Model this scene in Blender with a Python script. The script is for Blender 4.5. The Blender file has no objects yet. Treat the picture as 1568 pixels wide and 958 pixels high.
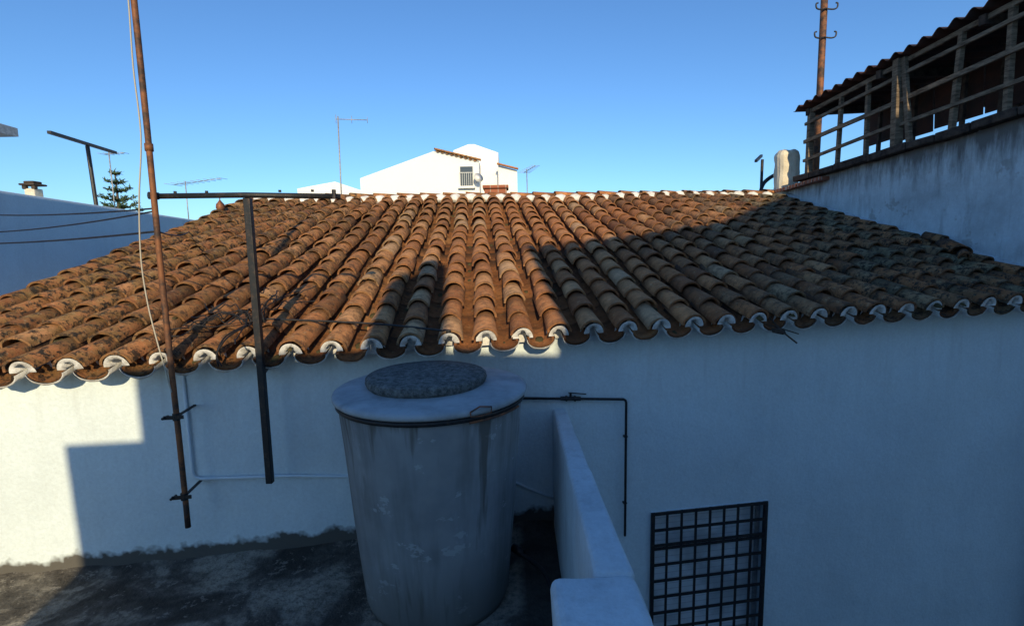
import bpy, math, random
from mathutils import Vector, Matrix, noise
random.seed(7)
sc=bpy.context.scene
V=Vector
# ------------------------------------------------------------------ helpers
def link(o,parent=None):
    bpy.context.collection.objects.link(o)
    if parent: o.parent=parent
    return o
def empty(name,loc=(0,0,0)):
    e=bpy.data.objects.new(name,None); e.empty_display_size=.2; return link(e)
def mesh(name,vs,fs,mat,parent=None,smooth=False,attr=None):
    me=bpy.data.meshes.new(name); me.from_pydata([tuple(v) for v in vs],[],fs)
    if mat: me.materials.append(mat)
    if smooth:
        for p in me.polygons: p.use_smooth=True
    if attr:
        ca=me.color_attributes.new("tint",'FLOAT_COLOR','POINT')
        for i,c in enumerate(attr): ca.data[i].color=(c[0],c[1],c[2],1)
    me.update()
    return link(bpy.data.objects.new(name,me),parent)
class MB:
    def __init__(s): s.v=[];s.f=[];s.a=[]
    def box(s,c,size,rot=None,jit=0):
        c=V(c);b=len(s.v)
        for x in(-.5,.5):
            for y in(-.5,.5):
                for z in(-.5,.5):
                    p=V((x*size[0],y*size[1],z*size[2]))
                    if jit: p+=V((random.uniform(-jit,jit),random.uniform(-jit,jit),random.uniform(-jit,jit)))
                    if rot is not None: p=rot@p
                    s.v.append(c+p)
        for q in [(0,1,3,2),(4,6,7,5),(0,4,5,1),(2,3,7,6),(0,2,6,4),(1,5,7,3)]: s.f.append(tuple(b+i for i in q))
    def beam(s,p0,p1,w,h):
        p0=V(p0);p1=V(p1);d=(p1-p0);L=d.length;d.normalize()
        up=V((0,0,1)) if abs(d.z)<.95 else V((0,1,0))
        x=d.cross(up).normalized();z=x.cross(d).normalized()
        R=Matrix((x,d,z)).transposed()
        s.box((p0+p1)/2,(w,L,h),R)
    def tube(s,pts,r,n=8,cap=True):
        pts=[V(p) for p in pts];b=len(s.v);m=len(pts);prev=None
        for i,p in enumerate(pts):
            d=(pts[min(i+1,m-1)]-pts[max(i-1,0)]).normalized()
            if prev is None:
                up=V((0,0,1)) if abs(d.z)<.9 else V((1,0,0))
                x=d.cross(up).normalized()
            else: x=(prev-d*prev.dot(d)).normalized()
            prev=x;y=d.cross(x);rr=r[i] if isinstance(r,(list,tuple)) else r
            for k in range(n):
                a=2*math.pi*k/n;s.v.append(p+x*math.cos(a)*rr+y*math.sin(a)*rr)
        for i in range(m-1):
            for k in range(n):
                s.f.append((b+i*n+k,b+i*n+(k+1)%n,b+(i+1)*n+(k+1)%n,b+(i+1)*n+k))
        if cap:
            s.f.append(tuple(b+k for k in range(n))[::-1]);s.f.append(tuple(b+(m-1)*n+k for k in range(n)))
    def prism(s,poly,ext):
        b=len(s.v);n=len(poly);ext=V(ext)
        for p in poly: s.v.append(V(p))
        for p in poly: s.v.append(V(p)+ext)
        s.f.append(tuple(range(b,b+n)));s.f.append(tuple(range(b+2*n-1,b+n-1,-1)))
        for i in range(n): s.f.append((b+i,b+n+i,b+n+(i+1)%n,b+(i+1)%n))
    def lathe(s,prof,c,n=64,wob=0):
        b=len(s.v);c=V(c);m=len(prof)
        for r,z in prof:
            for k in range(n):
                a=2*math.pi*k/n
                rr=r*(1+wob*noise.noise(V((math.cos(a)*1.5,math.sin(a)*1.5,z*2))))
                s.v.append(c+V((rr*math.cos(a),rr*math.sin(a),z)))
        for i in range(m-1):
            for k in range(n):
                s.f.append((b+i*n+k,b+i*n+(k+1)%n,b+(i+1)*n+(k+1)%n,b+(i+1)*n+k))
        s.f.append(tuple(b+k for k in range(n))[::-1]);s.f.append(tuple(b+(m-1)*n+k for k in range(n)))
    def obj(s,name,mat,parent=None,smooth=False,bev=0,auto=None):
        o=mesh(name,s.v,s.f,mat,parent,smooth,s.a if s.a else None)
        if bev:
            md=o.modifiers.new("b",'BEVEL');md.width=bev;md.segments=2;md.limit_method='ANGLE'
        return o
def smooth_path(pts,n=6):
    pts=[V(p) for p in pts];out=[]
    P=[pts[0]]+pts+[pts[-1]]
    for i in range(1,len(P)-2):
        for k in range(n):
            t=k/n;a,b,c,d=P[i-1],P[i],P[i+1],P[i+2]
            out.append(.5*((2*b)+(c-a)*t+(2*a-5*b+4*c-d)*t*t+(-a+3*b-3*c+d)*t**3))
    out.append(pts[-1]);return out
# ------------------------------------------------------------------ materials
class NT:
    def __init__(s,name,rough=.85,spec=.3,metal=0):
        s.m=bpy.data.materials.new(name);s.m.use_nodes=True;s.t=s.m.node_tree;s.n=s.t.nodes;s.l=s.t.links
        s.b=s.n["Principled BSDF"];s.b.inputs["Roughness"].default_value=rough
        s.b.inputs["Specular IOR Level"].default_value=spec;s.b.inputs["Metallic"].default_value=metal
        s.tc=s.n.new("ShaderNodeTexCoord")
    def map(s,scale=(1,1,1),loc=(0,0,0)):
        m=s.n.new("ShaderNodeMapping");m.inputs["Scale"].default_value=scale;m.inputs["Location"].default_value=loc
        s.l.new(s.tc.outputs["Object"],m.inputs[0]);return m.outputs[0]
    def noise(s,sc,det=4,rough=.6,vec=None,dist=0):
        n=s.n.new("ShaderNodeTexNoise");n.inputs["Scale"].default_value=sc;n.inputs["Detail"].default_value=min(det,4)
        n.inputs["Roughness"].default_value=rough;n.inputs["Distortion"].default_value=dist
        s.l.new(vec if vec else s.tc.outputs["Object"],n.inputs["Vector"]);return n.outputs["Fac"]
    def ramp(s,inp,stops):
        r=s.n.new("ShaderNodeValToRGB");e=r.color_ramp.elements
        while len(e)<len(stops): e.new(.5)
        for k,(p,c) in enumerate(stops):
            e[k].position=p;e[k].color=(c,c,c,1) if isinstance(c,(int,float)) else (*c,1)
        s.l.new(inp,r.inputs[0]);return r.outputs[0]
    def mix(s,f,a,b,mode='MIX'):
        m=s.n.new("ShaderNodeMix");m.data_type='RGBA';m.blend_type=mode
        for i,x in ((0,f),(6,a),(7,b)):
            if isinstance(x,(int,float)): m.inputs[i].default_value=x if i==0 else (x,x,x,1)
            elif isinstance(x,tuple): m.inputs[i].default_value=(*x,1)
            else: s.l.new(x,m.inputs[i])
        return m.outputs[2]
    def math(s,op,a,b=0.0,clamp=False):
        m=s.n.new("ShaderNodeMath");m.operation=op;m.use_clamp=clamp
        for i,x in ((0,a),(1,b)):
            if isinstance(x,(int,float)): m.inputs[i].default_value=x
            else: s.l.new(x,m.inputs[i])
        return m.outputs[0]
    def xyz(s):
        x=s.n.new("ShaderNodeSeparateXYZ");s.l.new(s.tc.outputs["Object"],x.inputs[0]);return x.outputs
    def bump(s,h,st=.3,d=.01):
        b=s.n.new("ShaderNodeBump");b.inputs["Strength"].default_value=st;b.inputs["Distance"].default_value=d
        s.l.new(h,b.inputs["Height"]);s.l.new(b.outputs[0],s.b.inputs["Normal"])
    def col(s,c):
        if isinstance(c,tuple): s.b.inputs["Base Color"].default_value=(*c,1)
        else: s.l.new(c,s.b.inputs["Base Color"])
        return s.m
def plaster(name,base,dirt,streak=.35,blot=.3,scale=1.0,bump=.35,skirt=False,topz=None):
    t=NT(name,.9,.2)
    n1=t.ramp(t.noise(1.3*scale,4,.65),[(.42,0),(.72,1)])
    n2=t.ramp(t.noise(2.2*scale,4,.7,t.map((3,3,.35))),[(.5,0),(.8,1)])
    c=t.mix(t.math('MULTIPLY',n1,blot),base,dirt)
    c=t.mix(t.math('MULTIPLY',n2,streak),c,dirt)
    fn=t.noise(50,3,.7)
    c=t.mix(1.0,c,t.ramp(fn,[(.3,.88),(.7,1.0)]),'MULTIPLY')
    if skirt:
        x=t.xyz()
        h=t.math('ADD',x[2],t.math('MULTIPLY',t.noise(6,3,.7),-.20))
        k=t.math('MULTIPLY',t.ramp(h,[(.0,1),(.04,0)]),t.math('LESS_THAN',x[0],.3))
        k=t.math('MULTIPLY',k,t.math('GREATER_THAN',x[2],-.1))
        c=t.mix(k,c,(.10,.095,.085))
        e=t.math('MULTIPLY',t.ramp(t.noise(3.5,3,.7,t.map((3,3,.25),(2,0,0))),[(.52,0),(.72,.5)]),t.ramp(x[2],[(.6,0),(1,.5)]))
        c=t.mix(e,c,(.40,.42,.42))
    if topz:
        x=t.xyz()
        h=t.math('ADD',t.math('SUBTRACT',x[2],topz),t.math('MULTIPLY',t.noise(3,4,.75,t.map((3,3,.5),(7,0,0))),.9))
        c=t.mix(t.ramp(h,[(.30,0),(.62,.9)]),c,(.13,.125,.12))
        # flaked patches of render lower down
        c=t.mix(t.ramp(t.noise(2.6,4,.75,t.map((1,1,1),(3,9,2))),[(.60,0),(.64,.55)]),c,(.30,.29,.27))
    hh=t.math('ADD',t.noise(6,3,.6),t.math('MULTIPLY',fn,.35))
    t.bump(hh,bump,.02)
    return t.col(c)
m_wall=plaster("whitewash",(.66,.755,.79),(.50,.57,.60),.28,.4,1,.45,True)
m_wall1=plaster("whitewash_plain",(.66,.75,.79),(.50,.57,.60),.28,.4)
m_wall2=plaster("stained_whitewash",(.60,.67,.70),(.22,.23,.23),.8,.65,1.4,.6)
m_wall4=plaster("stained_side_whitewash",(.66,.74,.77),(.26,.27,.27),.7,.55,1.4,.6,False,2.75)
m_wall3=plaster("neighbour_render",(.62,.72,.76),(.48,.55,.58),.35,.4)
m_par=plaster("parapet_whitewash",(.66,.75,.80),(.36,.40,.42),.5,.5,1.6,.6)
m_far=plaster("far_white_paint",(.84,.83,.80),(.74,.72,.68),.15,.2,.4,.1)
m_cream=plaster("old_cream_limewash",(.74,.68,.54),(.40,.31,.21),.35,.5,4,.6)
m_lime=plaster("lime_mortar",(.80,.80,.78),(.36,.33,.30),.3,.8,9,.6)
m_house_back=plaster("back_house_render",(.7,.68,.62),(.5,.48,.43),.3,.3,.5)
def tile_mat(name,dark=1.0):
    t=NT(name,.88,.2)
    a=t.n.new("ShaderNodeAttribute");a.attribute_name="tint"
    sp=t.n.new("ShaderNodeSeparateColor");t.l.new(a.outputs["Color"],sp.inputs[0])
    r,g,b=sp.outputs
    c=t.ramp(r,[(0,(.19,.078,.036)),(.3,(.37,.145,.056)),(.6,(.54,.225,.088)),(.85,(.62,.32,.145)),(1,(.58,.40,.24))])
    n14=t.noise(13,4,.7)
    c=t.mix(1.0,c,t.ramp(n14,[(.3,.68),(.7,1.15)]),'MULTIPLY')
    x=t.xyz()
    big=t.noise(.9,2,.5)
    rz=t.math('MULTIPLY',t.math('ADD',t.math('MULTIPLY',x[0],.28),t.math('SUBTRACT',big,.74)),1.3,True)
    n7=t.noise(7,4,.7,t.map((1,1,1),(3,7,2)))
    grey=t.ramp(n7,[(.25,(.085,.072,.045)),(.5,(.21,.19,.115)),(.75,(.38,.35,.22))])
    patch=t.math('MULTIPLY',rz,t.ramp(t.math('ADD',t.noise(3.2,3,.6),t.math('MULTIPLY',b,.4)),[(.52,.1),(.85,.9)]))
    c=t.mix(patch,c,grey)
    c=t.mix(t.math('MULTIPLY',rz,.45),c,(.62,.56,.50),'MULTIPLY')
    lz=t.math('MULTIPLY',t.math('ADD',t.math('MULTIPLY',x[0],-.3),t.math('SUBTRACT',big,.42)),1.0,True)
    c=t.mix(t.math('MULTIPLY',lz,t.ramp(n7,[(.38,0),(.6,.8)])),c,(.27,.175,.065))
    n17=t.noise(19,4,.78)
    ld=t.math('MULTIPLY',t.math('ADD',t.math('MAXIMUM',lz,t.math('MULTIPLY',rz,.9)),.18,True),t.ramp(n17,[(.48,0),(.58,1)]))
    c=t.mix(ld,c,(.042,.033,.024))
    lic=t.math('MULTIPLY',t.ramp(t.noise(32,3,.7,t.map((1,1,1),(5,3,1))),[(.60,0),(.66,1)]),.35)
    c=t.mix(lic,c,(.48,.38,.22))
    gr=t.ramp(g,[(0,.45),(.04,0),(.42,0),(.68,.5),(1,.95)])
    c=t.mix(gr,c,(.06,.04,.03))
    t.bump(t.math('ADD',n17,t.math('MULTIPLY',t.noise(90,3,.7),.5)),.6,.012)
    if dark<1: c=t.mix(1.0,c,(dark,dark*.95,dark*.9),'MULTIPLY')
    return t.col(c)
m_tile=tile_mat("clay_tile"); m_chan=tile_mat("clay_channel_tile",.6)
def metal(name,c1,c2,rough=.6,sc=20,th=(.4,.6)):
    t=NT(name,rough,.4,.3);c=t.mix(t.ramp(t.noise(sc,4,.7),[(th[0],0),(th[1],1)]),c1,c2)
    t.bump(t.noise(60,3,.7),.3,.003);return t.col(c)
m_rust=metal("rusty_iron",(.085,.045,.03),(.26,.10,.045))
m_black=metal("black_painted_iron",(.02,.022,.025),(.07,.05,.04),.5,25,(.5,.75))
m_pole=metal("rusty_pole_iron",(.06,.04,.033),(.24,.10,.045),.7,9)
m_grey=metal("galvanised_steel",(.25,.26,.27),(.38,.39,.4),.5)
m_wcable=NT("white_cable",.6).col((.42,.39,.32))
m_bcable=NT("black_cable",.6).col((.015,.015,.018))
m_conduit=NT("painted_conduit",.7).col((.62,.70,.75))
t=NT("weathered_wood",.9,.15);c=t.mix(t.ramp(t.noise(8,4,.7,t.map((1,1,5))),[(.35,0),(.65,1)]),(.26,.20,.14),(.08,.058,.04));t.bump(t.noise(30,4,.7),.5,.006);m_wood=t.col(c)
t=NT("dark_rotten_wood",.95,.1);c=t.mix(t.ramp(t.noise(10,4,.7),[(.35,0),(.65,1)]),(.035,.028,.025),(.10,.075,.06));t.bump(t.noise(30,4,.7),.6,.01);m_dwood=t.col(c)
t=NT("rusted_corrugated_sheet",.85,.2);c=t.mix(t.ramp(t.noise(3,4,.7),[(.35,0),(.65,1)]),(.09,.04,.03),(.04,.03,.028));t.bump(t.noise(30,4,.7),.3,.004);m_sheet=t.col(c)
t=NT("moss",.95,.1);c=t.mix(t.noise(12,3),(.05,.045,.025),(.12,.10,.05));t.bump(t.noise(80,3,.8),1,.01);m_moss=t.col(c)
t=NT("fibre_cement",.85,.25)
x=t.xyz()
n22=t.noise(2.2,4,.65)
c=t.mix(t.ramp(n22,[(.3,0),(.7,1)]),(.32,.345,.355),(.20,.215,.225))
c=t.mix(t.math('MULTIPLY',t.ramp(t.noise(1.6,4,.65,t.map((3,3,.3))),[(.48,0),(.66,1)]),.55),c,(.11,.11,.105))
c=t.mix(t.math('MULTIPLY',t.ramp(t.noise(3,4,.7,t.map((3,3,.6),(1,4,0))),[(.60,0),(.72,1)]),.3),c,(.46,.50,.52))
c=t.mix(t.math('MULTIPLY',t.ramp(t.noise(5,4,.75,t.map((1,1,1.6),(3,1,4))),[(.61,0),(.64,1)]),.45),c,(.46,.50,.52))
# rusty / sooty drips running down from the strap
zz=t.math('MULTIPLY',t.math('SUBTRACT',x[2],.75),2.2,True)
dr=t.math('MULTIPLY',t.ramp(t.math('ADD',t.noise(4,3,.6,t.map((3,3,.12),(0,5,0))),t.math('MULTIPLY',zz,.16)),[(.60,0),(.70,1)]),.75)
c=t.mix(dr,c,(.085,.075,.06))
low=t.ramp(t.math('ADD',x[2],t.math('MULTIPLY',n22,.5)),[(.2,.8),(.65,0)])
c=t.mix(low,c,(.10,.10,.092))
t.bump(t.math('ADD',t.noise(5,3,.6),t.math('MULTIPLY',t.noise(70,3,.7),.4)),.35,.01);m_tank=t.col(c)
t=NT("tank_rim_cement",.85,.25)
c=t.mix(t.ramp(t.noise(5,4,.65),[(.4,0),(.7,1)]),(.40,.44,.46),(.25,.27,.28))
t.bump(t.math('ADD',t.noise(9,3,.6),t.math('MULTIPLY',t.noise(70,3,.7),.4)),.4,.01);m_rim=t.col(c)
t=NT("mossy_concrete_lid",.95,.15)
c=t.ramp(t.noise(34,4,.8),[(.36,(.065,.067,.063)),(.5,(.13,.135,.13)),(.64,(.21,.22,.21))])
t.bump(t.noise(45,4,.8),.7,.012);m_lid=t.col(c)
t=NT("stained_terrace_concrete",.9,.25)
c=t.ramp(t.noise(1.5,4,.68,t.map((1,1,1),(1.3,.4,0)),dist=.4),[(.40,(.045,.041,.035)),(.48,(.10,.092,.08)),(.54,(.25,.23,.19)),(.68,(.40,.37,.30))])
c=t.mix(t.ramp(t.noise(26,4,.8),[(.44,0),(.62,.6)]),c,(.05,.045,.038))
c=t.mix(t.ramp(t.noise(9,4,.8,t.map((1,1,1),(4,4,4))),[(.57,0),(.63,.5)]),c,(.30,.28,.24))
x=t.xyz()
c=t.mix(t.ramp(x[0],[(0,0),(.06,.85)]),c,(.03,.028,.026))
t.bump(t.math('ADD',t.noise(5,4,.7),t.math('MULTIPLY',t.noise(40,4,.7),.4)),.8,.022);m_floor=t.col(c)
t=NT("earth_ground",.95,.1);c=t.mix(t.noise(.15,4,.6),(.20,.17,.13),(.12,.13,.08));m_ground=t.col(c)
t=NT("patio_paving",.9,.2);c=t.mix(t.noise(3,4,.6),(.22,.19,.16),(.13,.12,.11));t.bump(t.noise(20,4),.4);m_patio=t.col(c)
t=NT("brick",.9,.2);bt=t.n.new("ShaderNodeTexBrick");bt.inputs["Scale"].default_value=4;bt.inputs["Color1"].default_value=(.36,.13,.07,1);bt.inputs["Color2"].default_value=(.28,.10,.06,1);bt.inputs["Mortar"].default_value=(.4,.34,.28,1)
t.l.new(t.tc.outputs["Object"],bt.inputs["Vector"]);m_brick=t.col(bt.outputs["Color"])
t=NT("dark_glass",.15,.5);m_glass=t.col((.05,.06,.07))
t=NT("roller_blind",.6,.3)
x=t.xyz();sl_=t.math('FRACT',t.math('MULTIPLY',x[2],22))
c=t.mix(t.ramp(t.noise(2.5,4),[(.4,0),(.6,1)]),(.50,.55,.58),(.80,.86,.90));c=t.mix(t.ramp(sl_,[(.0,.4),(.12,0),(.9,0),(1,.4)]),c,(.2,.22,.25));m_blind=t.col(c)
t=NT("pine_needles",.8,.2);c=t.mix(t.noise(2,4),(.035,.065,.03),(.08,.12,.05));m_leaf=t.col(c)
t=NT("bark",.9,.1);m_bark=t.col((.09,.07,.05))
# ------------------------------------------------------------------ ground
gm=MB();gm.v=[V((-900,-900,-2.2)),V((900,-900,-2.2)),V((900,900,-2.2)),V((-900,900,-2.2))];gm.f=[(0,1,2,3)]
gm.obj("ground",m_ground)
# ------------------------------------------------------------------ main house
house=empty("tiled_roof_house")
A9=math.radians(9.0);T=V((math.cos(A9),math.sin(A9),0));N=V((-math.sin(A9),math.cos(A9),0));O=V((0,3.396,0))
def WP(x,z,off=0):   # point on facade, off = towards the viewer
    u=x/T.x;return O+T*u+V((0,0,z))-N*off
wx0,wx1,wz0,wz1=1.0,1.93,-1.12,0.015
xs=[-3.62+i*.06 for i in range(138)]
xs=sorted([x for x in xs if abs(x-wx0)>.03 and abs(x-wx1)>.03]+[wx0,wx1])
zs=[-2.2+i*.06 for i in range(58)]
zs=sorted([z for z in zs if abs(z-wz0)>.03 and abs(z-wz1)>.03 and z<1.14]+[wz0,wz1])+[99]
vs=[];fs=[];nx=len(xs)
for z in zs:
    for x in xs:
        zz=z if z<90 else 1.36+.0237*x
        h=noise.noise(V((x*1.3,zz*1.3,3)))*.018+noise.noise(V((x*4,zz*4,8)))*.006
        if abs(x-wx0)<.01 or abs(x-wx1)<.01 or abs(z-wz0)<.01 or abs(z-wz1)<.01: h*=.4
        vs.append(WP(x,zz,h))
for j in range(len(zs)-1):
    for i in range(nx-1):
        cx=(xs[i]+xs[i+1])/2;cz=(zs[j]+min(zs[j+1],1.3))/2
        if wx0<cx<wx1 and wz0<cz<wz1: continue
        fs.append((j*nx+i,j*nx+i+1,(j+1)*nx+i+1,(j+1)*nx+i))
mesh("facade",vs,fs,m_wall,house,True)
d=.14
def quad(mb,pts):
    b=len(mb.v);mb.v+= [V(p) for p in pts];mb.f.append(tuple(range(b,b+len(pts))))
mb=MB()
ins=lambda x,z,o:WP(x,z,-o)
f=-.01
quad(mb,[ins(wx0,wz0,f),ins(wx0,wz0,d),ins(wx0,wz1,d),ins(wx0,wz1,f)])
quad(mb,[ins(wx1,wz0,d),ins(wx1,wz0,f),ins(wx1,wz1,f),ins(wx1,wz1,d)])
quad(mb,[ins(wx0,wz1,f),ins(wx0,wz1,d),ins(wx1,wz1,d),ins(wx1,wz1,f)])
quad(mb,[ins(wx0,wz0,d),ins(wx0,wz0,f),ins(wx1,wz0,f),ins(wx1,wz0,d)])
mb.obj("window_reveal",m_wall1,house)
RW=Matrix((T,N,V((0,0,1)))).transposed()
mb=MB()
mb.box(WP((wx0+wx1)/2,(wz0+wz1)/2,-.10),(wx1-wx0,.02,wz1-wz0),RW)
mb.obj("window_blind",m_blind,house)
mb=MB()
for x in (wx0+.02,wx1-.02): mb.box(WP(x,(wz0+wz1)/2,-.078),(.03,.02,wz1-wz0-.01),RW)
for z in (wz0+.03,wz1-.03): mb.box(WP((wx0+wx1)/2,z,-.074),(wx1-wx0-.01,.02,.04),RW)
mb.obj("window_sash",m_grey,house)
mb=MB()
nb=8
for i in range(nb+1):
    x=wx0+.012+(wx1-wx0-.024)*i/nb
    w=.026 if i in(0,nb) else .014
    mb.box(WP(x,(wz0+wz1)/2,.005),(w,w,wz1-wz0-.004),RW)
for z in [.002,-.125,-.245,-.272,-.40,-.53,-.66,-.79,-.92,-1.05]:
    mb.box(WP((wx0+wx1)/2,z,.017),(wx1-wx0-.004,.008,.021),RW)
mb.obj("window_grille",m_black,house)
# roof reference surface ---------------------------------------------------
E0=V((-3.68,2.66,1.285));E1=V((4.75,4.0,1.485))
R0=V((-3.45,7.02,2.66));R1=V((4.10,7.78,2.675))
NC=36
def roof(s,v,h=0):
    e=E0.lerp(E1,s);r=R0.lerp(R1,s-.020*math.sin(math.pi*s))
    dd=(r-e);L=dd.length;dd.normalize();c=(E1-E0).normalized();n=c.cross(dd).normalized()
    p=e+dd*v
    sag=noise.noise(V((p.x*.6,p.y*.6,1)))*.035*min(1,max(0,v))
    return p+n*(h+sag),dd,c,n,L
def tile(mb,org,dd,c,n,L,w0,w1,hh,conc,tint,lift0,lift1,seg=10,th=.015):
    b=len(mb.v);rows=[0,.5,1]
    sd=random.random()*50
    for side in(0,1):
        for q in rows:
            w=w0+(w1-w0)*q;lift=lift0+(lift1-lift0)*q
            for k in range(seg+1):
                a=math.pi*k/seg
                rr=1-(th/w if side else 0)
                x=-math.cos(a)*w*rr;z=math.sin(a)*hh*(w/w0)*rr
                if conc: z=-z
                ch=.008*noise.noise(V((k*.6,sd,0))) if q==0 else 0
                mb.v.append(org+dd*(q*L+ch)+c*x+n*(z+lift))
                mb.a.append((tint[0],q,tint[1]))
    m=seg+1;off=3*m
    for j in range(2):
        for k in range(seg):
            a0=b+j*m+k
            mb.f.append((a0,a0+1,a0+m+1,a0+m));mb.f.append((a0+off,a0+off+m,a0+off+m+1,a0+off+1))
    for k in range(seg):
        mb.f.append((b+k,b+off+k,b+off+k+1,b+k+1))
        e=b+2*m;mb.f.append((e+k,e+k+1,e+off+k+1,e+off+k))
    for j in range(2):
        for k in (0,seg):
            a0=b+j*m+k;mb.f.append((a0,a0+m,a0+m+off,a0+off))
cov=MB();chn=MB();lime=MB();moss=MB()
EXP=.265
coltone=[random.gauss(0,.07) for _ in range(NC+2)]
def lump(mb,c,r,n,dd,cc,flat=.5):
    b=len(mb.v);K=7
    for l in range(4):
        ph=math.pi/2*l/3
        for k in range(K):
            th=2*math.pi*k/K;q=r*random.uniform(.75,1.2)
            mb.v.append(c+cc*(q*math.cos(th)*math.cos(ph))+dd*(q*1.5*math.sin(th)*math.cos(ph))+n*(r*flat*math.sin(ph)*random.uniform(.8,1.1)))
    for l in range(3):
        for k in range(K):
            k2=(k+1)%K;mb.f.append((b+l*K+k,b+l*K+k2,b+(l+1)*K+k2,b+(l+1)*K+k))
for i in range(NC+1):
    sC=i/NC; sH=(i+.5)/NC
    _,_,_,_,L=roof(sC,0)
    rows=int(L/EXP)+1
    for j in range(rows):
        if i<=NC:
            tl=.40 if j<rows-1 else .3
            v=j*EXP+(random.gauss(0,.014) if j else random.gauss(0,.008))
            if v+tl>L+.05: tl=L+.05-v
            if tl<.1: continue
            p,dd,c,n,_=roof(sC,v)
            yaw=random.gauss(0,.026)
            d2=(dd+c*yaw).normalized();c2=(c-dd*yaw).normalized()
            roll=random.gauss(0,.06);n2=(n+c2*roll).normalized();c3=(c2-n*roll).normalized()
            tone=min(.93,max(0,.46+coltone[i]+random.gauss(0,.20)+(.20 if 0.3<sC<.60 else -.06)))
            w=.083*(1+random.gauss(0,.04))
            tile(cov,p+c*random.gauss(0,.007),d2,c3,n2,tl,w,w*.80,.076,False,(tone,random.random()),.030+random.gauss(0,.005),-.002)
            if random.random()<(.20 if (sC<.3 or sC>.62) else .05) and v<L-.2:
                lump(moss,p+c*random.uniform(-.03,.03)+dd*random.uniform(-.02,.0)+n*.045,random.uniform(.012,.03),n,dd,c,.9)
        if i<NC:
            v=j*EXP-.03+random.gauss(0,.006)
            tl=.40
            if v+tl>L: tl=L-v
            if tl<.1: continue
            p,dd,c,n,_=roof(sH,v)
            tone=min(1,max(0,.4+random.gauss(0,.15)))
            tile(chn,p,dd,c,n,tl,.088,.078,.060,True,(tone,random.random()),.012,.0,8)
            if random.random()<.3: lump(moss,p+n*-.045+dd*random.uniform(.05,.2),random.uniform(.015,.035),n,dd,c,.6)
    # limewashed mortar at the eave
    p,dd,c,n,_=roof(sC,.004)
    K=12;b=len(lime.v)
    for q,(vv) in enumerate((-.012,.16)):
        for inner in(0,1):
            for k in range(K+1):
                a=math.pi*k/K
                tt=(.019+.012*noise.noise(V((i*3.1,k*.7,1))))*(1+.8*abs(math.cos(a))) if inner else 0
                x=-math.cos(a)*(.067-tt);z=math.sin(a)*(.060-tt)-(.012*abs(math.cos(a))**3)
                lime.v.append(p+dd*vv+c*x+n*(z+.028-(.024*(vv>0))))
    m=K+1
    for k in range(K):
        lime.f.append((b+k,b+m+k,b+m+k+1,b+k+1))
        lime.f.append((b+m+k,b+3*m+k,b+3*m+k+1,b+m+k+1))
    b=len(lime.v)
    rec=.085+random.uniform(-.03,.02)
    for k in range(K+1):
        a=math.pi*k/K;lime.v.append(p+dd*rec+c*(-math.cos(a)*.066)+n*(math.sin(a)*.058+.010))
    lime.f.append(tuple(range(b,b+K+1)))
    b=len(lime.v)
    for q in [(-.066,.011),(.066,.011),(.066,-.06),(-.066,-.06)]: lime.v.append(p+dd*rec+c*q[0]+n*q[1])
    lime.f.append((b,b+1,b+2,b+3))
    if i<NC:
        p,dd,c,n,_=roof(sH,-.030)
        b=len(lime.v)
        for vv in(-.002,.26):
            for outer in(0,1):
                for k in range(K+1):
                    a=math.pi*k/K
                    tt=(.013+.009*noise.noise(V((i*2.3,k*.6,5)))) if outer else 0
                    x=-math.cos(a)*(.090+tt*.3);z=-math.sin(a)*(.062+tt)
                    lime.v.append(p+dd*vv+c*x+n*(z+.012))
        for k in range(K):
            lime.f.append((b+k,b+k+1,b+m+k+1,b+m+k))
            lime.f.append((b+m+k,b+m+k+1,b+3*m+k+1,b+3*m+k))
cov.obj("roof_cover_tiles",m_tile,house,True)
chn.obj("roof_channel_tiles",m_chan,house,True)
lime.obj("eave_lime_mortar",m_lime,house,True)
moss.obj("roof_moss",m_moss,house,True)
for nm in("roof_cover_tiles","roof_channel_tiles"):
    o=bpy.data.objects[nm];o.data.set_sharp_from_angle(angle=math.radians(50))
mb=MB()
p=[roof(0,.14,-.095)[0],roof(1,.14,-.095)[0],roof(1,4.2,-.095)[0],roof(.5,4.3,-.095)[0],roof(0,4.3,-.095)[0]]
quad(mb,p)
mb.obj("roof_deck",m_lime,house)
# ridge tiles and mortar
rd=MB();rm=MB()
nR=24
for i in range(nR):
    a=R0.lerp(R1,i/nR)+V((0,0,.040+random.uniform(-.006,.006)));bb=R0.lerp(R1,(i+1.12)/nR)+V((0,0,.03))
    dd=(bb-a).normalized();c=V((dd.y,-dd.x,0)).normalized();n=V((0,0,1))
    tile(rd,a,dd,c,n,(bb-a).length,.10,.088,.058,False,(min(1,max(0,.5+random.gauss(0,.15))),random.random()*.3),.010,0)
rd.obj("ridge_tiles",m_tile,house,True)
K=9
for i in range(NC*1):
    for side in range(2):
        s=(i+.5*side)/NC
        p,dd,c,n,L=roof(s,0)
        q=roof(s,L-.11)[0]
        r=(.080 if side else .072)*random.uniform(.85,1.15)
        b=len(rm.v)
        for k in range(K):
            for l in range(4):
                th=math.pi*2*k/K;ph=math.pi/2*l/3
                rm.v.append(q+V((0,.02,.040 if side else .02))+c*(r*math.cos(th)*math.cos(ph)*1.15)+n*(r*math.sin(th)*math.cos(ph)*.8)-dd*(r*math.sin(ph)*(1.1 if side else .2)))
        for k in range(K):
            for l in range(3):
                k2=(k+1)%K;rm.f.append((b+k*4+l,b+k2*4+l,b+k2*4+l+1,b+k*4+l+1))
rm.obj("ridge_mortar",m_lime,house,True)
mb=MB()
nb_=[R0+V((0,0,-.02)),R1+V((0,0,-.02)),V((4.5,11.6,1.3)),V((-3.9,11.0,1.3))]
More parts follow.
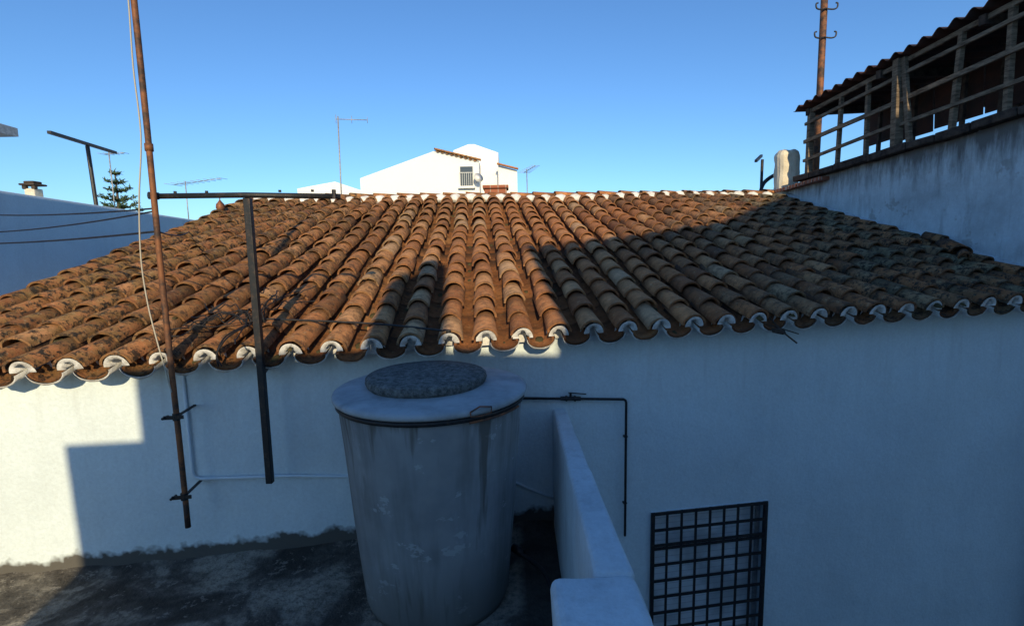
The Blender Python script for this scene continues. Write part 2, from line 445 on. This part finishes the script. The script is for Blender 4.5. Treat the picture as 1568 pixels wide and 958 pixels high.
quad(mb,nb_[::-1]);o=mb.obj("back_roof_slope",m_tile,house)
mb=MB()
quad(mb,[V((-3.62,2.84,-2.2)),V((-3.62,2.84,1.22)),R0+V((-.1,0,-.12)),V((-3.8,11.0,1.25)),V((-3.8,11,-2.2))])
quad(mb,[V((-3.8,11,-2.2)),V((-3.8,11,1.28)),V((4.5,11.6,1.28)),V((4.5,11.6,-2.2))])
mb.obj("gable_and_back_walls",m_wall1,house)
ch=empty("brick_chimney")
mb=MB();mb.box((-.23,8.6,2.5),(.36,.34,.9));mb.obj("stack",m_brick,ch)
mb=MB();mb.box((-.23,8.6,2.975),(.42,.42,.05));mb.obj("cap",m_brick,ch,bev=.01)
# ------------------------------------------------------------------ terrace + patio
vs=[];fs=[]
nx_,ny_=90,70
for j in range(ny_+1):
    for i in range(nx_+1):
        x=-6+i*(6.27/nx_);yw=3.396+.1584*x+.05;y=-2.4+(yw+2.4)*j/ny_
        vs.append(V((x,y,.018*noise.noise(V((x*1.6,y*1.6,0)))+.006*noise.noise(V((x*7,y*7,0)))+ ((.045+.03*noise.noise(V((x*5,0,0))))*max(0,1-(yw-y)/.16)))))
for j in range(ny_):
    for i in range(nx_):
        a=j*(nx_+1)+i;fs.append((a,a+1,a+nx_+2,a+nx_+1))
mesh("terrace_floor",vs,fs,m_floor,None,True)
mb=MB();quad(mb,[V((.27,-2.5,-2.196)),V((7,-2.5,-2.196)),V((7,4.6,-2.196)),V((.27,3.45,-2.196))]);mb.obj("patio_floor",m_patio)
def softbox(name,x0,x1,y0,y1,z0,z1,mat,parent,bev=.025,x0b=None,x1b=None,amp=.022):
    mb=MB()
    x0b=x0 if x0b is None else x0b;x1b=x1 if x1b is None else x1b
    mb.v=[V((x0,y0,z0)),V((x1,y0,z0)),V((x1b,y1,z0)),V((x0b,y1,z0)),V((x0,y0,z1)),V((x1,y0,z1)),V((x1b,y1,z1)),V((x0b,y1,z1))]
    mb.f=[(3,2,1,0),(4,5,6,7),(0,1,5,4),(1,2,6,5),(2,3,7,6),(3,0,4,7)]
    o=mb.obj(name,mat,parent,True)
    md=o.modifiers.new("b",'BEVEL');md.width=bev;md.segments=3
    s=o.modifiers.new("s",'SUBSURF');s.subdivision_type='SIMPLE';s.levels=4;s.render_levels=4
    tx=bpy.data.textures.new(name,'CLOUDS');tx.noise_scale=.22
    dm=o.modifiers.new("d",'DISPLACE');dm.texture=tx;dm.strength=amp;dm.texture_coords='GLOBAL'
    return o
par=empty("parapet_wall")
softbox("parapet",.265,.405,1.615,3.46,-2.2,.85,m_par,par,.022,.27,.37)
softbox("parapet_return",.115,.405,.2,1.62,-2.2,.846,m_par,par,.03)
# ------------------------------------------------------------------ water tank
tank=empty("water_tank")
tc=V((-.455,2.775,0))
mb=MB()
mb.lathe([(.395,.0),(.41,.05),(.45,.5),(.485,.95),(.497,1.10),(.502,1.16),(.502,1.185)],tc,96,.012)
mb.obj("tank_body",m_tank,tank,True)
mb=MB()
mb.lathe([(.503,1.176),(.520,1.178),(.529,1.186),(.531,1.198),(.526,1.208),(.505,1.213),(.46,1.216),(.40,1.219),(.34,1.222),(.30,1.224)],tc,96,.006)
mb.obj("tank_rim",m_rim,tank,True)
mb=MB()
mb.lathe([(.502,1.148),(.5165,1.151),(.5165,1.170),(.502,1.174)],tc,96,.006)
mb.obj("tank_strap",m_black,tank,True)
mb=MB()
lc=tc+V((-.03,.03,0))
mb.lathe([(.31,1.214),(.326,1.226),(.334,1.245),(.331,1.266),(.318,1.277),(.2,1.281),(.05,1.283)],lc,72,.03)
mb.obj("tank_lid",m_lid,tank,True)
mb=MB()
ang=math.radians(-62)
def rp(a,r,z): return tc+V((r*math.cos(a),r*math.sin(a),z))
mb.tube([rp(ang,.537,1.205),rp(ang+.0,.545,1.185),rp(ang+.1,.545,1.18),rp(ang+.2,.545,1.185),rp(ang+.22,.537,1.21),rp(ang+.1,.532,1.222),rp(ang,.537,1.205)],.004,6)
mb.tube([rp(ang+a/100,.525,1.150) for a in range(0,70,6)],.006,6)
mb.obj("wire_clip",m_rust,tank)
mb=MB()
mb.tube(smooth_path([(.02,2.9,.12),(.09,2.85,.10),(.16,2.75,.09),(.2,2.6,.06)]),.014,8);mb.tube([(-.02,2.95,.13),(.04,2.9,.12)],.025,8)
mb.obj("outlet_pipe",m_black,tank,True)
# ------------------------------------------------------------------ pipe with valve
pipe=empty("water_pipe")
mb=MB()
def pl(x,z,o=.03): return WP(x,z,o)
mb.tube([pl(-.15,.965),pl(.77,.895),pl(.785,.885),pl(.79,.87),pl(.79,-.13)],.0095,8)
mb.obj("pipe_run",m_black,pipe,True)
mb=MB()
mb.tube([pl(.32,.931),pl(.46,.92)],.015,8);mb.tube([pl(.355,.929),pl(.365,.928)],.021,6);mb.tube([pl(.415,.924),pl(.425,.923)],.021,6)
mb.tube([pl(.39,.926),pl(.39,.965)],.008,8)
mb.beam(pl(.375,.968),pl(.50,.950),.010,.006)
mb.obj("stopcock",m_black,pipe,False)
mb=MB()
for z in(.62,.12): mb.box(pl(.79,z,.018),(.026,.03,.010),RW)
mb.obj("pipe_clips",m_black,pipe)
mb=MB()
mb.tube([WP(-2.03,1.25,.012),WP(-2.03,.60,.012),WP(-2.02,.57,.012),WP(-1.98,.555,.012),WP(-1.5,.53,.012),WP(-1.1,.49,.012),WP(-.5,.47,.012),WP(-.1,.40,.012),WP(.15,.26,.012),WP(.27,.20,.012)],.010,8)
mb.obj("wall_conduit",m_conduit,None,True)
# ------------------------------------------------------------------ poles
pole=empty("antenna_pole")
PX,PY=-1.955,2.86
mb=MB();mb.tube([V((PX+.002*math.sin(z*3),PY+.003*math.sin(z*2),z)) for z in [.35+.1*k for k in range(37)]],.0155,12);
mb.tube([V((PX,PY,2.52)),V((PX,PY,2.56))],.021,12)
mb.obj("pole_tube",m_pole,pole,True)
mb=MB()
for z in(1.03,.545):
    mb.beam(V((PX,PY-.01,z)),WP(PX-.03,z,-.02),.014,.010)
    mb.beam(V((PX-.06,PY-.022,z)),V((PX+.045,PY-.006,z)),.006,.022)
    mb.tube([V((PX-.055,PY-.04,z)),V((PX-.055,PY+.01,z))],.008,6)
    mb.tube([V((PX,PY,z-.02)),V((PX,PY,z+.02))],.0205,10)
mb.obj("pole_brackets",m_black,pole)
mb=MB()
mb.tube(smooth_path([(PX-.01,PY-.02,3.9),(PX-.015,PY-.02,3.3),(PX-.03,PY-.015,2.95),(PX-.03,PY-.01,2.6),(PX-.075,PY-.01,2.27),(PX-.10,PY-.01,1.95),(PX-.09,PY-.01,1.7),(PX-.055,PY-.02,1.5),(PX-.02,PY-.02,1.3),(PX+.0,PY-.02,1.18)]),.004,6)
mb.obj("hanging_cable",m_wcable,pole,True)
post=empty("clothesline_post")
QX,QY=-1.485,2.945
mb=MB();mb.box((QX,QY,1.425),(.038,.038,1.69));mb.obj("post",m_black,post,bev=.003)
mb=MB();mb.tube([V((-1.985,2.90,2.285)),V((-1.485,2.925,2.285)),V((-.975,2.99,2.275))],.0155,10)
mb.obj("crossbar",m_black,post,True)
mb=MB();mb.tube([V((-1.0,2.96,2.26)),V((-1.0,2.96,2.31))],.012,8);mb.tube([V((-1.985,2.86,2.285)),V((-1.955,2.90,2.285))],.02,8)
for x in(-1.87,-1.7,-1.3,-1.12): mb.tube([V((x,2.91+.06*(x+1.9),2.30)),V((x,2.91+.06*(x+1.9),2.312))],.008,6)
mb.beam(V((QX,QY,1.24)),WP(QX-.07,1.24,-.02),.016,.016)
mb.obj("post_fittings",m_black,post)
mb=MB();mb.tube(smooth_path([(-1.66,3.28,1.54),(-1.2,3.28,1.515),(-.8,3.24,1.49),(-.41,3.16,1.455)]),.007,6);mb.tube([V((-.43,3.165,1.457)),V((-.385,3.155,1.453))],.012,6)
mb.obj("iron_rod",m_black,None,True)
mb=MB();random.seed(11)
for k in range(14):
    p=V((-1.62+random.uniform(-.12,.05),3.22+random.uniform(-.05,.05),1.52));pts=[p.copy()]
    d_=V((random.uniform(-1,.4),random.uniform(-.5,1.0),0))
    for q in range(10):
        d_+=V((random.uniform(-.5,.5),random.uniform(-.5,.5),0));d_.normalize()
        p=p+d_*.045;p.z=1.43+ (p.y-2.98)*.33+random.uniform(.04,.09)
        pts.append(p.copy())
    mb.tube(smooth_path(pts,3),.004,5)
for dx in(0,.02): mb.tube(smooth_path([(-1.66+dx,3.18,1.52),(-1.72+dx,3.02,1.47),(-1.73,2.93,1.38),(-1.72+dx,2.92,1.31)]),.005,6)
mb.obj("dead_creeper",m_bcable,None,True)
mb=MB();mb.tube([(1.78,3.6,1.50),(1.86,3.46,1.36),(1.93,3.40,1.29)],.006,5);mb.tube([(1.80,3.52,1.40),(1.95,3.42,1.35)],.004,5);mb.box((1.84,3.47,1.36),(.08,.03,.03),None,.01);mb.obj("fallen_twig",m_dwood)
# ------------------------------------------------------------------ overhead cables
def sag(a,b,s,n=16):
    a=V(a);b=V(b);return [a.lerp(b,k/n)-V((0,0,s*4*(k/n)*(1-k/n))) for k in range(n+1)]
mb=MB()
mb.tube(sag((-5.05,4.7,2.38),(PX,PY,2.215),.03),.005,5)
mb.tube(sag((-5.05,4.7,2.20),(PX,PY,2.20),.035),.005,5)
mb.tube(sag((-5.05,4.7,2.10),(PX,PY,2.09),.02),.006,5)
mb.tube(sag((PX,PY,2.09),(-3.3,5.3,2.20),.03),.005,5)
mb.obj("overhead_cable",m_bcable,None,True)
mb=MB();mb.lathe([(.01,-.07),(.03,-.05),(.05,0),(.045,.04),(.02,.07),(.008,.09)],(-3.47,6.22,2.52),16);mb.tube([(-3.47,6.22,2.59),(-3.47,6.22,2.66)],.006,5);mb.tube([(-3.47,6.22,2.46),(-3.47,6.22,2.35)],.01,5)
mb.obj("rusty_float",m_rust,None,True)
# ------------------------------------------------------------------ neighbour on the right
nbh=empty("neighbour_house")
F=V((4.01,7.79,0));G=V((.1624,-.9867,0));H=V((.9867,.1624,0))
def NP(w,z,o=0): return F+G*w+V((0,0,z))-H*o
def wtop(w): return 2.79+.075*w
def ptop(w): return 3.72+.115*w
vs=[];fs=[]
nw,nz=70,60
for j in range(nz+1):
    for i in range(nw+1):
        w=-.3+i*(4.35/nw);z=-2.2+j*((wtop(w)+2.2)/nz)
        vs.append(NP(w,z,noise.noise(V((w*1.1,z*1.5,4)))*.03+noise.noise(V((w*5,z*5,9)))*.010))
for j in range(nz):
    for i in range(nw):
        a=j*(nw+1)+i;fs.append((a+1,a,a+nw+1,a+nw+2))
mesh("side_wall",vs,fs,m_wall4,nbh,True)
mb=MB();mb.prism([NP(-.3,-2.2,-.03),NP(4.05,-2.2,-.03),NP(4.05,wtop(4.05)-.01,-.03),NP(-.3,wtop(-.3)-.01,-.03)],H*4.2)
mb.obj("neighbour_block",m_wall2,nbh)
mb=MB()
k=.45
while k<4.3:
    l=random.uniform(.25,.5);e=min(k+l-.01,4.3);mb.beam(NP(k,wtop(k)+.035+random.uniform(-.01,.01),.0),NP(e,wtop(e)+.035+random.uniform(-.01,.01),0),.22,.07+random.uniform(0,.02));k+=l
mb.obj("wall_coping",m_dwood,nbh,bev=.012)
mb=MB()
for i in range(6): mb.beam(NP(.12+i*.15,2.74+.012*i,.06),NP(.25+i*.15,2.75+.012*i,.06),.14,.045)
mb.obj("clay_ledge",m_brick,nbh)
mb=MB();random.seed(5)
for (s,v,r,sx,sy) in [(.955,.95,.4,.2,.28),(.972,1.25,-.2,.12,.2),(.94,.8,.9,.1,.14)]:
    q,dd,c,n,_=roof(s,v,.09)
    tile(mb,q,(dd+c*r).normalized(),(c-dd*r).normalized(),n,sy,sx*.5,sx*.45,.07,False,(.35,.1),.0,0)
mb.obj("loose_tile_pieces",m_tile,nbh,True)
mb=MB();pts=[]
for k in range(26):
    w=.1+k*.15;y=(F+G*w).y
    best=None
    for q in range(0,90):
        pp=roof(.985,q*.05)[0]
        if best is None or abs(pp.y-y)<abs(best.y-y): best=pp
    pts.append(NP(w,best.z+.035+random.uniform(-.01,.01),.01))
mb.tube(pts,[.045+random.uniform(-.012,.015) for _ in pts],8);mb.obj("mortar_fillet",m_wall2,nbh,True)
softbox("pilaster",3.92,4.22,7.55,7.80,2.4,3.33,m_cream,nbh,.09,amp=.07)
# pergola
pg=empty("wooden_pergola")
mb=MB()
for w,tk in [(.62,.07),(1.12,.045),(1.55,.045),(2.56,.05),(3.05,.05),(3.55,.06),(4.0,.05)]:
    mb.beam(NP(w,wtop(w)+.06,.0),NP(w+random.uniform(-.03,.03),ptop(w)-.02,.0),tk,tk)
mb.beam(NP(1.98,wtop(2),.03),NP(1.94,ptop(2),.03),.09,.08)
mb.beam(NP(2.14,wtop(2)+.05,.03),NP(2.0,ptop(2),.03),.04,.06)
for fr,o,t_ in [(.27,.03,.04),(.55,.035,.05),(.80,.03,.04),(.96,.01,.05)]:
    for a,b in((.55,2.0),(2.003,4.2)):
        za=wtop(a)+.05+(ptop(a)-wtop(a)-.05)*fr+random.uniform(-.025,.025);zb=wtop(b)+.05+(ptop(b)-wtop(b)-.05)*fr+random.uniform(-.025,.025)
        mb.beam(NP(a,za,o),NP(b,zb,o),.03,t_)
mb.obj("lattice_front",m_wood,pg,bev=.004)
mb=MB()
for w in (.6,1.7,2.8,3.9):
    mb.beam(NP(w,2.8,-3.4),NP(w,ptop(w)+.2,-3.4),.08,.08)
    mb.beam(NP(w,ptop(w)-.05,.05),NP(w,ptop(w)+.19,-3.6),.06,.09)
for o in(-1.1,-2.3,-3.4): mb.beam(NP(.4,ptop(.4)-o*.065-.08,o),NP(4.2,ptop(4.2)-o*.065-.08,o),.05,.06)
for w in(.8,1.3,1.9,2.3,2.9,3.4): mb.beam(NP(w,2.8,-.9),NP(w,ptop(w)+.03,-.9),.04,.04)
mb.beam(NP(.6,3.2,-3.4),NP(4.1,3.2,-3.4),.04,.05);mb.beam(NP(.6,3.6,-3.4),NP(4.1,3.6,-3.4),.04,.05)
mb.beam(NP(.6,3.12,-.93),NP(4.1,3.28,-.93),.04,.04)
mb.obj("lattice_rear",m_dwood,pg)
mb=MB();random.seed(9);k=.5
while k<4.1:
    l=random.uniform(.3,.6);z0=wtop(k)+.50+random.uniform(-.1,.08)
    mb.beam(NP(k,(z0+ptop(k))/2+.02,-.97+random.uniform(-.01,.01)),NP(k+l-.02,(z0+ptop(k+l))/2+.02,-.97),.012,ptop(k)-z0+.02)
    k+=l
for a,b,z in[(.5,1.5,2.92),(2.6,4.1,3.03)]: mb.beam(NP(a,z,-1.0),NP(b,z+.05,-1.0),.012,.30)
mb.obj("hung_sheets",m_sheet,pg)
vs=[];fs=[]
nw=220;ops=[.12,-.6,-1.6,-2.6,-3.7]
for side in(0,1):
    for o in ops:
        for i in range(nw+1):
            w=.42+i*(3.95/nw)
            z=ptop(w)+.05-o*.065+.028*math.sin(w*2*math.pi/.16)+.02*noise.noise(V((w*1.2,o,2)))-(.006 if side else 0)
            vs.append(NP(w,z,o+(.04*noise.noise(V((math.floor(w/.55)*3.3,1,1))) if o>0 else 0)))
no=len(ops)
for side in(0,1):
    for j in range(no-1):
        for i in range(nw):
            a=side*no*(nw+1)+j*(nw+1)+i;fs.append((a,a+1,a+nw+2,a+nw+1))
for i in range(nw): fs.append((i,i+1,no*(nw+1)+i+1,no*(nw+1)+i))
mesh("corrugated_roof",vs,fs,m_sheet,pg,True)
mast=empty("rusty_mast")
MX=4.74
mb=MB();mb.tube([(MX+.01,8.1,2.5),(MX+.01,8.1,4.3),(MX,8.1,6.8)],.048,12);mb.tube([(MX+.01,8.1,3.9),(MX+.01,8.1,3.98)],.06,12);mb.obj("mast_tube",m_pole,mast,True)
mb=MB()
for z in(5.42,5.02):
    for sx in(-1,1):
        mb.tube(smooth_path([(MX,8.04,z),(MX+sx*.09,8.02,z-.02),(MX+sx*.15,8.02,z),(MX+sx*.16,8.02,z+.06),(MX+sx*.13,8.02,z+.07)],4),.011,6)
mb.obj("mast_hooks",m_black,mast,True)
tp=empty("t_bar_post")
mb=MB();mb.tube([(4.35,9.0,2.6),(4.35,9.0,3.42)],.025,8);mb.beam(V((4.05,8.6,3.33)),V((4.38,9.1,3.50)),.04,.04);mb.tube(smooth_path([(4.0,8.3,2.8),(4.1,8.4,2.95),(4.22,8.4,3.05),(4.35,8.4,3.1)]),.03,8);mb.obj("t_post",m_black,tp)
# ------------------------------------------------------------------ left neighbour
ln=empty("white_flat_roof_house")
mb=MB()
a0=V((-4.35,1.2,0));a1=V((-6.05,11.2,0))
mb.prism([a0+V((0,0,-2.2)),a1+V((0,0,-2.2)),a1+V((0,0,2.60)),a0+V((0,0,2.65))],V((-6,-1,0)))
mb.obj("house_block",m_wall3,ln,bev=.03)
mb=MB()
mb.beam(V((-4.72,4.0,1.47)),V((-5.02,6.2,1.47)),.34,.05);mb.beam(V((-4.75,4.0,1.36)),V((-5.05,6.2,1.36)),.28,.14)
mb.obj("wall_ledge",m_wall3,ln,bev=.01)
mb=MB();mb.box((-6.16,6.75,2.73),(.13,.13,.24));mb.obj("vent_stack",m_cream,ln,bev=.01)
mb=MB();mb.box((-6.16,6.75,2.90),(.20,.20,.025));mb.box((-6.16,6.75,2.93),(.13,.13,.03));mb.box((-6.22,6.70,2.865),(.05,.05,.05));mb.box((-6.10,6.70,2.865),(.05,.05,.05));mb.obj("vent_cap",m_dwood,ln,bev=.01)
tl=empty("clothes_t_post")
mb=MB();mb.tube([(-6.36,8.0,2.5),(-6.40,8.0,3.64)],.028,8);mb.beam(V((-6.26,7.2,3.66)),V((-6.51,8.7,3.67)),.05,.04);mb.obj("t_frame",m_black,tl)
fb=empty("tall_house")
mb=MB();mb.prism([(-15,7.4,-2.2),(-8.75,7.4,-2.2),(-8.75,7.4,4.01),(-15,7.4,4.01)],(0,1.4,0));mb.obj("walls",m_wall3,fb)
mb=MB();mb.prism([(-15,7.2,4.02),(-8.35,7.2,4.02),(-8.35,7.2,4.16),(-15,7.2,6.2)],(0,1.8,0));mb.obj("roof_slab",m_grey,fb)
# ------------------------------------------------------------------ antennas
def yagi(name,base,top,boomdir,blen,els,r=.015,ew=.35,vert=False,back=.25):
    e=empty(name);mb=MB();base=V(base);top=V(top)
    mb.tube([base,top],r,8)
    bd=V(boomdir).normalized();p=top-V((0,0,.05))
    a=p-bd*blen*back;mb.tube([a,a+bd*blen],r*.6,6)
    pr=V((-bd.y,bd.x,0)).normalized() if not vert else V((0,0,1))
    for i in range(els):
        q=a+bd*(blen*i/(els-1));w=ew*(1-.4*i/els)
        mb.tube([q-pr*w/2,q+pr*w/2],r*.4,5)
    mb.obj("aerial",m_grey,e,True)
yagi("tv_antenna",(-3.28,10.1,2.3),(-3.25,10.1,4.54),(1,.2,.0),.58,3,.013,.16,True,.07)
yagi("tv_antenna",(-7.7,12.4,2.5),(-7.7,12.4,3.72),(1,-.25,.06),1.4,9,.012,.5)
yagi("tv_antenna",(.45,13.,2.3),(.43,13.,3.95),(.4,-1,.1),.7,7,.012,.35)
yagi("tv_antenna",(-8.75,11.5,2.5),(-8.75,11.5,4.25),(1,-.2,.0),.55,5,.012,.3)
# ------------------------------------------------------------------ distant white house
fh=empty("white_village_house")
Y=25
mb=MB()
mb.prism([(-7.15,Y,-2.2),(-1.45,Y,-2.2),(-1.45,Y,6.20),(-3.5,Y,6.72),(-7.15,Y,5.5)],(0,7,0))
mb.prism([(-2.8,Y+1.5,-2.2),(-.55,Y+1.5,-2.2),(-.55,Y+1.5,6.85),(-1.75,Y+1.5,7.28),(-2.05,Y+1.5,7.28),(-2.8,Y+1.5,7.0)],(0,5,0))
mb.prism([(-.55,Y+.8,-2.2),(.38,Y+.8,-2.2),(.38,Y+.8,5.86),(-.55,Y+.8,6.12)],(0,5,0))
mb.prism([(-10.35,Y+.4,-2.2),(-7.16,Y+.4,-2.2),(-7.16,Y+.4,4.95),(-8.5,Y+.4,5.42),(-10.35,Y+.4,5.12)],(0,5,0))
mb.obj("walls",m_far,fh)
mb=MB()
for k in range(9):
    a=V((-3.38+k*.22,Y-.1,6.70-k*.055));mb.tube([a,a+V((0,.5,.1))],.085,8)
mb.beam(V((-3.54,Y-.05,6.79)),V((-1.35,Y-.05,6.24)),.3,.06);mb.beam(V((-.6,Y+.7,6.18)),V((.44,Y+.7,5.91)),.3,.06)
mb.a=[(.5,.2,.3)]*len(mb.v)
mb.obj("tile_edges",m_tile,fh)
mb=MB();mb.box((-2.05,Y-.0,5.5),(.6,.12,.9));mb.obj("window_opening",m_glass,fh)
mb=MB()
for k in range(7): mb.box((-2.35+k*.1,Y-.09,5.35),(.025,.03,.6))
mb.box((-2.05,Y-.09,5.66),(.65,.04,.04));mb.obj("balcony_rail",m_grey,fh)
mb=MB();mb.box((-2.05,Y-.1,4.98),(.8,.25,.1));mb.obj("sill",m_far,fh)
dish=empty("satellite_dish");mb=MB();mb.lathe([(.02,.0),(.13,.02),(.2,.05),(.24,.08)],(0,0,0),20);mb.tube([(0,0,0),(0,-.02,-.35)],.03,6);o=mb.obj("dish",m_far,dish,True);o.location=(-1.5,Y-.3,5.35);o.rotation_euler=(math.radians(65),0,.5)
# ------------------------------------------------------------------ Norfolk pine
tr=empty("norfolk_pine")
bx,by=-22.6,30.0
mb=MB();mb.tube([(bx,by,-2.2),(bx,by,3),(bx,by,6.95)],[.2,.13,.02],8);mb.obj("trunk",m_bark,tr,True)
mb=MB();br=MB();random.seed(3)
z=0.5
while z<6.9:
    rad=.15+(7.0-z)*.42;rad=min(rad,2.0);nbn=7
    ph=random.uniform(0,6)
    for k in range(nbn):
        a=ph+k*2*math.pi/nbn+random.uniform(-.2,.2);r=rad*random.uniform(.7,1.15)
        pts=[V((bx+math.cos(a)*r*t,by+math.sin(a)*r*t,z+.38*r*t*t-.05*r*t)) for t in(0,.35,.7,1)]
        br.tube(pts,[.03,.02,.015,.008],5)
        n=int(38*r)+6
        for q in range(n):
            t=random.uniform(.12,1)
            c=V((bx+math.cos(a)*r*t,by+math.sin(a)*r*t,z+.38*r*t*t-.05*r*t))
            dv=V((random.gauss(0,1),random.gauss(0,1),random.gauss(.4,.7))).normalized()*random.uniform(.12,.26)
            sd=V((random.gauss(0,1),random.gauss(0,1),random.gauss(0,1))).normalized()*.045
            b=len(mb.v);mb.v+=[c-sd,c+sd,c+dv+sd*.3,c+dv-sd*.3];mb.f.append((b,b+1,b+2,b+3))
    z+=.46+random.uniform(-.05,.08)
mb.obj("foliage",m_leaf,tr);br.obj("branches",m_bark,tr)
# ------------------------------------------------------------------ unseen house behind the camera, outline shaped to cast the shadows
oh=empty("unseen_stepped_house")
mb=MB()
ex=V((.115,-.993,0))*3
def slab(pts,z0=-2.2):
    poly=[(p[0],-2.5,p[1]) for p in pts]
    mb.prism([(pts[0][0],-2.5,z0)]+poly+[(pts[-1][0],-2.5,z0)],ex)
slab([(-2.08,3.05),(-1.66,3.07)]);slab([(-1.66,3.49),(-.26,3.65)]);slab([(-.26,3.65),(-.20,4.35),(-.02,4.62),(.24,4.80),(.20,3.66)])
slab([(.20,3.66),(1.0,3.64)]);slab([(1.0,5.0),(2.18,5.28),(3.43,5.66),(5.1,6.70),(6.2,6.8),(10,6.85)])
mb.obj("walls",m_house_back,oh)
# ------------------------------------------------------------------ camera
cam=bpy.data.cameras.new("camera");co=bpy.data.objects.new("camera",cam);link(co)
cam.sensor_width=36;cam.lens=780/1568*36;cam.clip_end=3000;cam.clip_start=.05
p=math.radians(7.0);rho=math.radians(1.05)
r0=V((1,0,0));u0=V((0,math.sin(p),math.cos(p)));fw=V((0,math.cos(p),-math.sin(p)))
Rr=math.cos(rho)*r0-math.sin(rho)*u0;U=math.sin(rho)*r0+math.cos(rho)*u0
M=Matrix((Rr,U,-fw)).transposed().to_4x4();M.translation=V((0,0,1.95));co.matrix_world=M
sc.camera=co
# ------------------------------------------------------------------ light
w=bpy.data.worlds.new("World");sc.world=w;w.use_nodes=True
nt=w.node_tree;bg=nt.nodes["Background"];sky=nt.nodes.new("ShaderNodeTexSky");sky.sky_type='NISHITA';sky.sun_disc=False
el=math.atan(.403);az=math.radians(180-6.6)
sky.sun_elevation=el;sky.sun_rotation=az;sky.altitude=50;sky.air_density=1.0;sky.dust_density=.4;sky.ozone_density=2.3
mx=nt.nodes.new("ShaderNodeMix");mx.data_type='RGBA';mx.blend_type='MULTIPLY';mx.inputs[0].default_value=1
nt.links.new(sky.outputs[0],mx.inputs[6]);mx.inputs[7].default_value=(.64,.97,1.30,1)
nt.links.new(mx.outputs[2],bg.inputs[0]);bg.inputs[1].default_value=.13
sl=bpy.data.lights.new("sun",'SUN');sl.energy=5.0;sl.angle=math.radians(.5);sl.color=(1,.81,.50)
so=bpy.data.objects.new("sun",sl);link(so)
ld=V((-.115,.993,-.403)).normalized();so.rotation_euler=ld.to_track_quat('-Z','Y').to_euler()
sc.view_settings.view_transform='Standard';sc.view_settings.look='None';sc.view_settings.exposure=0
